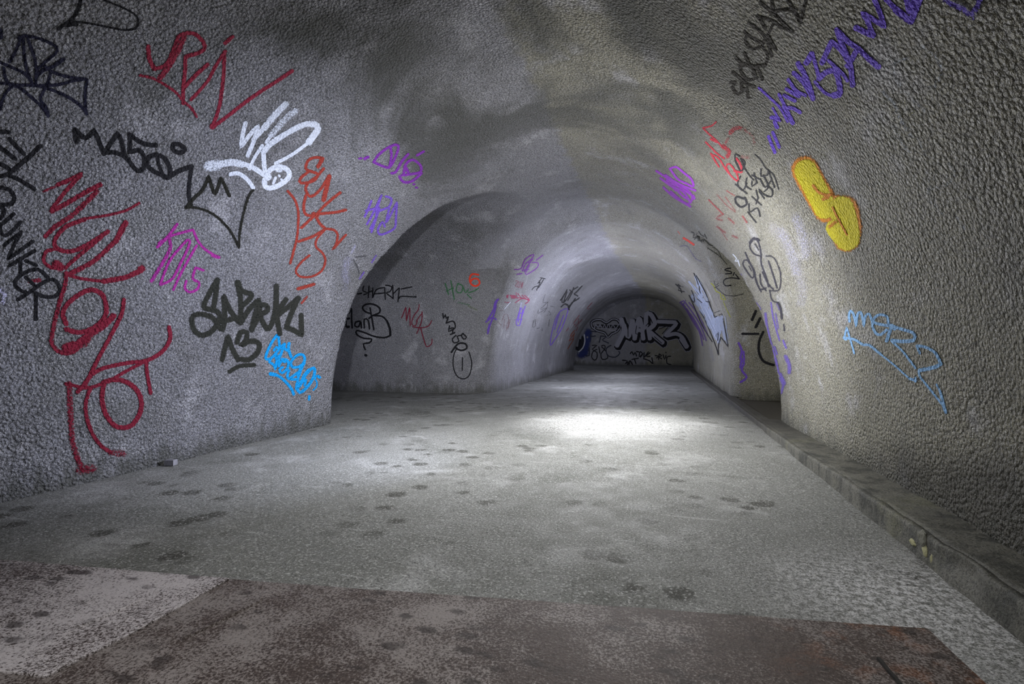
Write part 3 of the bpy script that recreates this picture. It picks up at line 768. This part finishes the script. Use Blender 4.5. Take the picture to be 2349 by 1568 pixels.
graffiti('graffiti_number', 'bright orange-red numeral 6 on the left passage wall', 'graffiti', [
 ('L', ORED, 19, 1, .3, "1555,230 1490,222 1463,270 1480,330 1530,350 1568,320 1550,275 1500,272 1475,300")])
graffiti('graffiti_tag', 'faded dark green letters with a yellowish smudge, just left of the orange 6', 'graffiti', [
 ('L', GREEN, 17, .7, .5, "1205,320 1240,440; 1265,290 1300,490; 1220,400 1290,370; 1340,320 1320,400 1370,420 1390,350 1345,325; 1390,350 1420,420 1450,380; 1450,420 1510,400 1560,370; 1440,440 1480,480; /.5: 1340,520 1460,550"),
 ('L', (0.16, 0.24, 0.05), 26, .42, .5, "1450,560 1540,600")])

# --- left side of the far vault
ZNOW[0] = 'far'
graffiti('graffiti_tag', 'blue-violet scribble wrapped on the rounded corner pillar of the far vault', 'graffiti', [
 ('M', VIOL, 22, .8, .4, "30: 275,660 245,690 230,750; 270,660 225,770 190,840 150,900; 250,740 215,870 180,960 150,1070; 130,930 200,880 250,900; 170,960 150,1040")], zone='all')
graffiti('graffiti_tag', 'purple tangled tag high on the left side of the far vault', 'graffiti', [
 ('M', PURP, 13, .9, .35, "470,300 550,290 600,180 700,120 680,170 600,240 570,320; 590,330 660,210 690,180; 640,220 750,220 740,280 620,360 600,340; 500,360 560,350; 730,190 810,130; 560,310 640,300; 650,250 610,330")])
graffiti('graffiti_tag', 'small faded pink letters above the pink arrow in the far vault', 'graffiti', [
 ('M', (0.34, 0.07, 0.12), 9, .65, .4, "480,440 515,440 480,500 510,510; 520,450 510,500 530,520 540,450; 560,450 545,530! 575,450 560,520")])
graffiti('graffiti_arrow', 'pink fletched arrow with a blocky tail on the left side of the far vault', 'graffiti', [
 ('M', (0.38, 0.04, 0.11), 11, .8, .35, "46: 392,625 470,630; 490,580 500,650; 500,640 570,645 645,665; 590,610 650,670 600,710; 640,670 560,650 480,700; 510,590 550,640; 560,610 600,650; /.6: 355,690 380,700 420,690"),
 ('M', WHITE, 11, .7, .4, "420,690 350,775")])
graffiti('graffiti_tag', 'small black slanting scribble between the purple tag and the black lattice tag', 'graffiti', [
 ('M', BLACK, 10, .85, .35, "780,400 840,412; 795,410 750,470 780,450 735,550; 820,420 760,520; 750,500 710,510 680,545")])
graffiti('graffiti_tag', 'black lattice tag with diagonal bars midway along the far vault', 'graffiti', [
 ('M', BLACK, 14, .95, .3, "1100,550 1040,660 1060,700 1150,560 1100,545; 1100,570 1060,690; 1150,560 1190,590 1280,500; 1180,520 1150,600 1110,670; 1190,600 1250,640 1160,700 1120,780; 1030,750 1080,710 1130,740; 1200,650 1130,750; 1020,670 1060,620; 1180,540 1230,510; 20: 1080,715 1125,735; 20: 1115,740 1125,780")])
graffiti('graffiti_tag', 'short violet tag with a pale smudge above it, below the pink arrow', 'graffiti', [
 ('M', VIOL, 12, .8, .35, "560,760 530,800 510,870 490,950 530,975 560,860 600,740; 480,905 560,900; 520,830 580,820; 540,760 515,930; 570,780 545,930"),
 ('M', (0.6, 0.6, 0.85), 34, .5, .5, "550,700 540,750")])
graffiti('graffiti_tag', 'long violet narrow loop below the black lattice tag', 'graffiti', [
 ('M', VIOL, 12, .75, .4, "1030,790 970,880 920,1050 900,1210 960,1130 1040,1000 1110,800 1090,770 1020,800; 1000,850 950,1020; 1060,850 980,1060; /.6: 1010,830 960,960")])
graffiti('graffiti_tag', 'faint grey scribbles between the violet tag and the long violet loop', 'graffiti', [
 ('M', (0.045, 0.045, 0.05), 8, .55, .4, "840,600 810,700 870,690 780,780 860,760 750,830 760,790; 870,690 860,760 820,820; 700,910 690,990 720,980 715,900; 740,1010 800,1000 800,1040; 880,800 910,840 860,850; 890,900 880,980; 900,740 950,750")])
graffiti('graffiti_tag', 'faint dull-red ringed scribble low on the left side of the far vault, near the pillar', 'graffiti', [
 ('M', (0.22, 0.05, 0.06), 8, .5, .4, "300,790 330,790; 320,920 350,840 390,850 400,960 370,1030; 410,900 370,980 390,1010 420,900; 270,930 310,970; 350,900 340,1000")])
graffiti('graffiti_tag', 'small dull-red and orange scrawls beside the left edge of the end arch', 'graffiti', [
 ('M', (0.28, 0.04, 0.06), 9, .6, .4, "1400,700 1340,770 1380,770; 1250,850 1180,950 1230,960 1240,860; 1280,900 1200,990; 1230,990 1210,1040; 1120,1000 1090,1040"),
 ('M', (0.36, 0.08, 0.03), 10, .7, .4, "1190,1030 1130,1110 1180,1080 1120,1160 1180,1130 1110,1250; 1190,1060 1170,1140")])

# --- end wall
ZNOW[0] = 'back'
SILV = (0.40, 0.40, 0.47); INK = (0.008, 0.008, 0.012)
MZ = """760,850 845,660 815,520; 850,600 905,740 950,540; 960,540 985,740 ; 985,760 1045,505 1095,760; 46: 1000,660 1090,650; 1130,590 1135,455 1190,450 1245,570 1170,650 1230,720 1340,810; 1130,590 1110,620 ; 50: 1160,640 1180,760; 46: 1290,545 1420,550 1520,570 1380,720 1510,700 1590,740 1640,830; 60: 1590,770 1650,860"""
def shift(spec, dx, dy):
    out = []
    for part in spec.split(';'):
        part = part.strip()
        hd = ''
        if ':' in part: hd, part = part.split(':'); hd = ''
        out.append(' '.join('%g,%g%s' % (float(t.rstrip('!').split(',')[0]) + dx, float(t.rstrip('!').split(',')[1]) + dy, '!' if t.endswith('!') else '') for t in part.split()))
    return ';'.join(out)
graffiti('graffiti_mural', 'large silver block lettering with black shadow across the end wall', 'graffiti', [
 ('O', (0.36, 0.36, 0.42), 108, 1, .08, shift(MZ, 14, 16)), ('O', INK, 92, 1, .08, shift(MZ, 14, 14)), ('O', SILV, 54, 1, .08, MZ),
 ('O', INK, 9, 1, .1, "1010,600 1000,700 1060,700; 1060,690 1040,790; 1130,600 1180,540; 1240,740 1330,820; 900,620 900,740; 1300,640 1420,600 1340,700")])
graffiti('graffiti_heart', 'silver-outlined heart with a scribbled word inside, left of the silver lettering', 'graffiti', [
 ('O', INK, 30, 1, .15, "440,620 425,560 480,525 560,525 620,565 700,515 770,530 800,600 760,670 690,700 640,745 600,690 500,660 440,615"),
 ('O', SILV, 11, 1, .2, "440,620 425,560 480,522 560,522 620,560 700,512 770,527 803,600 760,672 690,703 640,750 600,692 500,662 440,618"),
 ('O', INK, 34, 1, .15, "480,600 780,610"),
 ('O', SILV, 9, 1, .2, "470,630 480,570 520,630 540,570 565,640 600,580 620,640 650,570 675,640 705,580 740,635 780,580; 480,600 560,605; 650,650 740,665")])
graffiti('graffiti_mural', 'dark blue painted patch edged by a white arc at the left of the end wall', 'graffiti', [
 ('O', (0.022, 0.035, 0.15), 130, .8, .5, "390,680 370,800 340,950; 330,960 290,970"),
 ('O', (0.012, 0.013, 0.02), 100, 1, .3, "285,770 270,870"),
 ('O', (0.55, 0.57, 0.62), 13, 1, .2, "338,715 345,800 320,880 268,932")])
graffiti('graffiti_tag', 'dull blue-grey outlined letters behind the heart on the end wall', 'graffiti', [
 ('O', (0.03, 0.035, 0.06), 14, .8, .3, "420,670 415,800; 420,670 490,675; 420,735 480,730; 550,730 530,810; 550,730 620,740 570,780 650,820; 400,880 400,980 350,980; 680,850 620,890 640,980 740,1000 795,950 780,930; 330,900 390,910")])
graffiti('graffiti_tag', 'thin black looping numerals under the heart on the end wall', 'graffiti', [
 ('O', INK, 12, 1, .25, "440,850 500,850 440,900 500,940 500,1010 470,1040 432,1000 450,930 500,900; 525,870 540,950; 560,855 600,850 600,900 550,960 570,1030 640,1010 620,930 562,870")])
graffiti('graffiti_tag', 'small black word with a long tail under the middle of the silver lettering', 'graffiti', [
 ('O', INK, 14, 1, .25, "930,955 950,930 970,975 990,940 1010,985; 1010,930 1050,940 1040,995 1085,960 1060,930; 1060,1000 1110,940 1100,1010 1160,935; 1180,945 1130,990 1180,990; 1100,1020 1180,1050 1220,1090 1205,1010")])
graffiti('graffiti_tag', 'small black scribble with a star, lowest on the end wall under the long-tailed word', 'graffiti', [
 ('O', INK, 14, 1, .25, "830,1040 890,1050 860,1088 905,1060 890,1100; 920,1050 912,1095; 930,1050 960,1100; 980,1020 1000,1080; 950,1030 1030,1015")])
graffiti('graffiti_tag', 'small black dotted word at the right, below the end of the silver lettering', 'graffiti', [
 ('O', INK, 13, 1, .25, "1250,980 1290,990 1268,1010; 1300,960 1292,1030; 1300,960 1330,980 1300,1000 1332,1022; 1350,970 1370,1030 1388,980; 1384,940 1388,944; 1445,990 1400,1000 1400,1080 1450,1095")])

# --- right side of the far vault and the right passage
ZNOW[0] = 'far'
PALE = (0.36, 0.42, 0.58)
graffiti('graffiti_mural', 'tall pale-blue jagged lettering outlined in black on the right side of the far vault', 'graffiti', [
 ('N', PALE, 40, .95, .2, """22: 165,480 190,540; 190,540 215,610 255,690; 44: 150,640 230,760 290,880; 200,640 290,790 335,930; 50: 260,740 320,860 345,930; 26: 345,940 352,1010; 24: 290,880 330,980; 46: 385,820 395,900 ; 36: 395,900 412,980; 36: 345,820 365,900; 14: 110,520 200,620 260,720; 14: 412,980 424,1020"""),
 ('N', INK, 7, .9, .3, "150,450 180,520 200,600 225,650; 170,470 240,600 280,700 320,810! 380,780! 400,880 430,1050! 370,970! 350,1040! 350,1120! 320,1020 240,830 200,760; 110,630 150,720 220,880 300,1010; 130,590 150,640 150,690 110,630; 180,660 215,690; 250,680 280,685; 330,970 350,930 345,1000"),
 ('N', (0.6, 0.66, 0.85), 6, .8, .4, "200,700 290,880 340,1000; 240,720 330,920; 120,530 230,690")])
graffiti('graffiti_tag', 'bundle of dark purple strokes deepest in the far vault, left of the pale-blue lettering', 'graffiti', [
 ('N', (0.13, 0.08, 0.24), 13, .75, .4, "40,690 110,780 190,920 220,1040; 70,680 130,760 200,870 250,1000; 60,700 150,860 220,960; 110,690 180,780 240,900 265,960; 35,690 80,670 60,710; 90,740 170,860 230,990"),
 ('N', (0.4, 0.4, 0.6), 34, .3, .5, "280,1060 310,1160")])
graffiti('graffiti_tag', 'tiny black letters above the pale-blue lettering, near the crown of the end arch', 'graffiti', [
 ('N', BLACK, 8, .8, .3, "0,540 30,570 20,590 70,600; 30,560 50,610; 10,545 60,560; 25,540 45,590")])
graffiti('graffiti_smear', 'short glowing orange-red dash high on the right where the passage arch begins', 'graffiti', [
 ('R', ORED, 30, .85, .35, "50,275 110,310 190,365; 10/.6: -30,180 0,220")], zone='all')
graffiti('graffiti_smear', 'faint blue-violet streak below the orange-red dash', 'graffiti', [
 ('R', (0.16, 0.13, 0.36), 26, .45, .5, "0,390 90,380 150,460 220,560 300,600")], zone='all')
graffiti('graffiti_tag', 'blackish-green scribbled word along the top rim of the right passage arch', 'graffiti', [
 ('R', (0.02, 0.022, 0.012), 15, .85, .35, "160,190 200,210 180,270 260,250 250,310 340,300 400,360 450,380; 260,180 290,230 340,260 320,320; 200,290 240,270 300,330; 230,220 270,290; 340,220 370,280; 10/.8: 380,410 470,470 540,520 600,580 650,640; 10/.7: 450,400 520,440 570,540")], zone='all')
graffiti('graffiti_tag', 'black letters with a hooked C on the back wall of the right passage', 'graffiti', [
 ('R', BLACK, 15, 1, .3, "700,690 640,700 618,718 690,735 720,762 630,770; 752,750 735,790; 770,780 820,840; 820,840 720,825 630,840 600,885 630,935 700,930; 20: 690,928 702,930")], zone='rp')
graffiti('graffiti_tag', 'thin grey curved line starting in a knot under the hooked C of the right passage', 'graffiti', [
 ('R', (0.03, 0.03, 0.035), 12, .7, .4, "475,870 490,930 530,900; 480,960 540,930; 490,950 560,1010 620,1060 750,1075 880,1045; 20/.5: 480,1310 550,1280")], zone='rp')
graffiti('graffiti_smear', 'thin yellow-green scribble down the corner of the right passage', 'graffiti', [
 ('R', (0.5, 0.52, 0.03), 17, .75, .4, "430,900 470,940 500,1010 560,1040 570,1110 630,1130 590,1060; 14/.6: 600,1150 640,1250 700,1370")], zone='rp')
graffiti('graffiti_tag', 'bold dark bars and a big curved stroke low on the right passage wall', 'graffiti', [
 ('N', BLACK, 24, .9, .35, "655,760 625,830; 690,820 655,890; 20: 545,945 675,945; 22: 715,930 682,1010 682,1100 720,1170 800,1200")], zone='rp')
graffiti('graffiti_tag', 'vertical violet scribble low on the right passage corner', 'graffiti', [
 ('N', VIOL, 20, .85, .4, "515,1020 540,1080 530,1150 560,1180 540,1240 580,1300 530,1340; 555,1090 560,1160; 540,1150 530,1220")], zone='rp')
graffiti('graffiti_tag', 'tiny white mark at the rim of the right passage arch', 'graffiti', [
 ('N', WHITE, 9, .9, .3, "470,295 500,330 485,350 515,350; 510,340 525,390")], zone='rn')

# --- near right wall
ZNOW[0] = 'near'
graffiti('graffiti_tag', 'dark grey looping tag with a wavy tail on the right wall beside the passage', 'graffiti', [
 ('N', (0.035, 0.033, 0.05), 17, .72, .45, """30: 610,200 640,165 680,180; 620,190 605,230 640,290 700,310! 690,240 670,180; 700,300 700,370 740,480 760,560; /.6: 740,310 800,320 850,420 860,520 840,590 770,590; 570,280 600,350 640,440 630,490 580,430 550,370 580,340 640,420 660,520 700,600;
 690,460 700,540 740,590; 710,440 760,540 800,580; 760,350 800,470 830,570; 655,490 690,580 740,570; 12: 650,210 680,260; 12: 600,390 620,430; 14: 770,590 790,670 840,690; 24: 840,690 860,740 870,820; 16: 885,870 890,920""")])
graffiti('graffiti_smear', 'violet drips smeared down the corner of the right wall and passage', 'graffiti', [
 ('N', (0.17, 0.12, 0.50), 28, .68, .45, """530,460 580,570 640,670 690,740; 735,780 750,900 790,1060; 18: 780,690 800,820 850,1000; 24/.5: 830,700 860,760; 790,1060 820,1160 840,1260; 22: 880,1000 905,1060; 44/.6: 900,1130 930,1200 930,1260; 50: 855,1280 885,1350; 24: 885,1350 865,1430; 20: 810,1050 830,1110; 24/.5: 820,780 840,900""")])
graffiti('graffiti_tag', 'red letters starting with a 7-shaped stroke above the small black words, right wall', 'graffiti', [
 ('I', (0.42, 0.03, 0.05), 18, .8, .4, """690,125 640,165 560,180! 620,240 700,310 760,380; 24: 640,290 700,320; 590,320 660,390 700,430 770,480; 640,430 680,500 720,560; 650,440 720,480 790,590 870,680 910,700! 890,620 820,530 790,560 820,620;
 50/.5: 830,230 870,190 930,180; 34/.36: 960,190 1050,270 1060,340; 50/.55: 760,360 820,410 800,460; 26: 890,480 930,540 940,610 870,600; 30/.4: 810,280 780,340; 40/.35: 940,460 1010,470""")])
graffiti('graffiti_tag', 'faded dull-red broken letters below the red 7-shaped writing on the right wall', 'graffiti', [
 ('I', (0.36, 0.06, 0.07), 28, .52, .5, "18/.7: 620,880 700,960 760,1020; 760,1020 690,1060 750,1080; 16/.55: 790,790 870,840; 810,1060 870,1110; 700,1140 780,1200; 850,1230 900,1250; 14/.5: 700,830 790,930 880,1000; 14/.5: 780,850 880,990; 950,1040 990,1100; 16/.5: 720,1150 800,1270")], zone='all')
graffiti('graffiti_tag', 'small black two-line handwriting running down the right wall, left of the yellow blob', 'graffiti', [
 ('I', (0.018, 0.018, 0.022), 15, .9, .35, """920,460 880,435 880,500 930,600 960,560 930,480; 930,480 970,510 960,580; 12: 960,560 1020,650 1060,690; 12: 1070,440 1130,500 1170,570 1250,640 1300,780; 22: 960,870 890,850 880,900 930,950 990,920 970,860; 930,650 900,730 950,790 990,720; 880,730 990,820;
 990,670 980,740 1030,780; 1040,700 1040,750 1080,720; 1060,620 1090,720; 1110,680 1040,640; 1130,580 1130,650 1190,640 1200,600; 1120,680 1170,760 1220,700; 1150,640 1200,750 1160,800; 1110,780 1160,830 1230,850 1240,790 1190,740; 1080,790 1100,870; 1110,800 1160,870; 1040,850 1130,930; 1100,860 1080,920;
 1010,920 1020,1000 1090,960 1120,1040; 1000,1000 1080,1100; 1200,600 1260,760""")])
graffiti('graffiti_tag', 'bright purple looping tag on the vault, upper right of the far vault mouth', 'graffiti', [
 ('I', (0.40, 0.06, 0.72), 22, .92, .35, """110,600 230,680 340,760 450,830; 240,580 300,560 380,620 450,680 470,750 400,720 320,680 250,590; 150,670 260,750 370,800 440,900; 180,760 280,850 440,945; 200,640 320,720 490,790; 290,740 380,760 460,850 420,920 330,870 250,800; 250,700 350,830 430,880; 210,690 300,790; 470,840 480,870""")], zone='all')
graffiti('graffiti_tag', 'dark brown jagged word climbing to the top edge, right part of the vault', 'graffiti', [
 ('H', (0.015, 0.011, 0.005), 28, 1, .3, """150,780 200,775! 170,830 220,890 265,850! 300,835 315,920; 250,760 255,870; 170,680 240,740 300,790 380,820; 240,620 250,680 310,750 380,740 370,670 310,600 240,640; 280,500 330,620; 200,545 260,600 330,620; 330,620 400,640 450,750; 480,620 400,620;
 280,300 340,350 430,400; 300,340 290,390 350,460 450,440! 500,520 480,610; 320,210 470,340 540,530; 410,150 480,270; 470,340 580,470; 400,150 560,200 600,240 740,300; 550,230 510,320 460,390 450,440; 430,20 560,130 720,290; 540,0 560,130; 560,110 680,90 770,100; 690,0 770,130 810,220! 840,100 870,-30; 500,330 540,400 580,470; 360,690 400,740""")])
graffiti('graffiti_tag', 'large blue-violet jagged word sweeping up the right wall to the top edge', 'graffiti', [
 ('H', (0.16, 0.075, 0.72), 50, .95, .3, """30: 550,1250 610,1390; 30: 510,1290 570,1440; 40: 540,1110 600,1120 570,1150 590,1200; 24: 420,830 520,920 620,1020 690,1150; 22: 550,1020 600,1110 620,1140; 30: 610,890 660,990; 42: 660,1000 740,1160; 34: 660,1020 740,1020 810,1060;
 34: 660,900 760,950; 34: 680,840 800,910; 34: 700,750 770,850 860,900; 46: 750,690 850,790 930,930; 790,600 850,700 900,830 930,930; 56: 870,590 920,510!; 36: 930,520 960,620 990,740; 52: 990,740 1060,680 1140,670 1180,780 1190,880; 60: 1180,890 1130,900; 30: 1130,910 1040,870 950,770; 1020,590 1060,500 1110,390! 1200,470 1260,560;
 34: 1080,570 1200,680 1260,760; 50: 1160,280 1210,420 1280,580 1310,800; 1170,290 1280,400 1360,450! 1300,560 1260,620; 1370,460 1470,560; 56: 1470,560 1550,630; 56: 1340,260 1420,300 1500,330; 48: 1500,330 1450,200 1400,120! 1520,190 1610,250! 1560,100 1500,-40; 1620,-20 1720,90; 64: 1720,90 1860,200! 1900,80 1880,-40; 60: 1820,-20 1850,100; 60: 1950,-30 1900,100"""),
 ('Q', (0.10, 0.05, 0.48), 90, .72, .5, "1420,-20 1500,40 1620,90 1740,170! 1800,80 1850,-40; 50/.5: 1780,180 1760,230")])
graffiti('graffiti_blob', 'solid yellow double blob rimmed in orange on the right wall', 'graffiti', [
 ('J', (0.75, 0.26, 0.01), 150, 1, .22, "345,890 400,990 480,1130; 540,1130 590,1230 605,1310; 160/.95: 590,1140 610,1260"),
 ('J', (0.74, 0.64, 0.0), 118, 1, .16, "350,895 405,995 470,1120; 130: 575,1130 600,1230 610,1310; 90: 530,1250 560,1290"),
 ('J', (0.75, 0.26, 0.01), 24, .75, .5, "400,985 440,1030 500,1050 460,1070; 30: 470,1050 510,1040; 14/.9: 520,1120 560,1200 610,1290; 30/.6: 500,1240 540,1210")])
graffiti('graffiti_smear', 'faint white ghostly lettering fading out on the far right of the right wall', 'graffiti', [
 ('J', (0.55, 0.6, 0.68), 34, .40, .5, """1070,120 1160,190 1190,280 1150,370 1100,380; 40: 980,200 910,220 900,280 940,380; /.48: 830,405 900,480 940,580 1010,680; /.34: 890,590 930,690 990,780; 1050,480 1090,520; /.36: 1240,850 1270,900 1240,970 1150,1000 1110,1010 1130,1080 1190,1160; /.36: 1290,1180 1330,1260; /.3: 1100,890 1130,1000; /.3: 1340,1040 1380,1060; /.3: 1500,900 1530,950; /.3: 920,420 970,400 1040,480; /.3: 1040,680 1090,790"""),
 ('J', (0.5, 0.5, 0.05), 12, .4, .5, "970,450 965,500; 1000,550 1030,520")])
graffiti('graffiti_smear', 'cloudy patch of whitish-lilac spray on the right wall below the yellow blob', 'graffiti', [
 ('J', (0.62, 0.62, 0.85), 100, .36, .5, "200,1270 260,1400 290,1520; 290,1190 330,1300 350,1420; /.3: 300,1500 330,1620 320,1720; /.28: 140,1240 180,1300; 80/.3: 400,1330 450,1400")])
graffiti('graffiti_tag', 'light-blue lower-case word with a long underlining arrow on the right wall', 'graffiti', [
 ('K', (0.26, 0.50, 0.86), 27, .95, .3, """340,375 335,300 350,255! 385,290 415,430! 430,300 465,270 490,350 500,430! 520,320 560,290 590,360 610,400; 32: 600,385 690,410 790,425; 30: 780,400 760,320 680,300 620,340 600,430 640,510 690,525 760,470;
 38: 820,420 790,500 760,595; 54: 810,430 850,450; 34: 820,430 920,460 1050,500 1080,550 1060,590; 40: 1060,590 950,600 820,590; 24: 820,600 930,700 1010,800 1085,900; 26: 1135,735 1100,650!; 32: 1110,650 1200,665 1310,730 1370,850; 42: 1370,850 1300,890 1130,925; 24: 1120,930 1130,990 1200,1080 1320,1230 1400,1330; 22: 1320,1085 1360,1160; 30: 1360,1160 1400,1300; 36: 1400,1320 1425,1395;
 20: 395,735 350,580 310,440! 285,550; 40: 285,560 300,570; 28: 290,560 400,580 500,640 560,640 700,750; 20: 700,750 850,870 950,960 1020,1020; 30: 1020,1020 1090,1040; 26: 1085,1010 1085,1050""")])
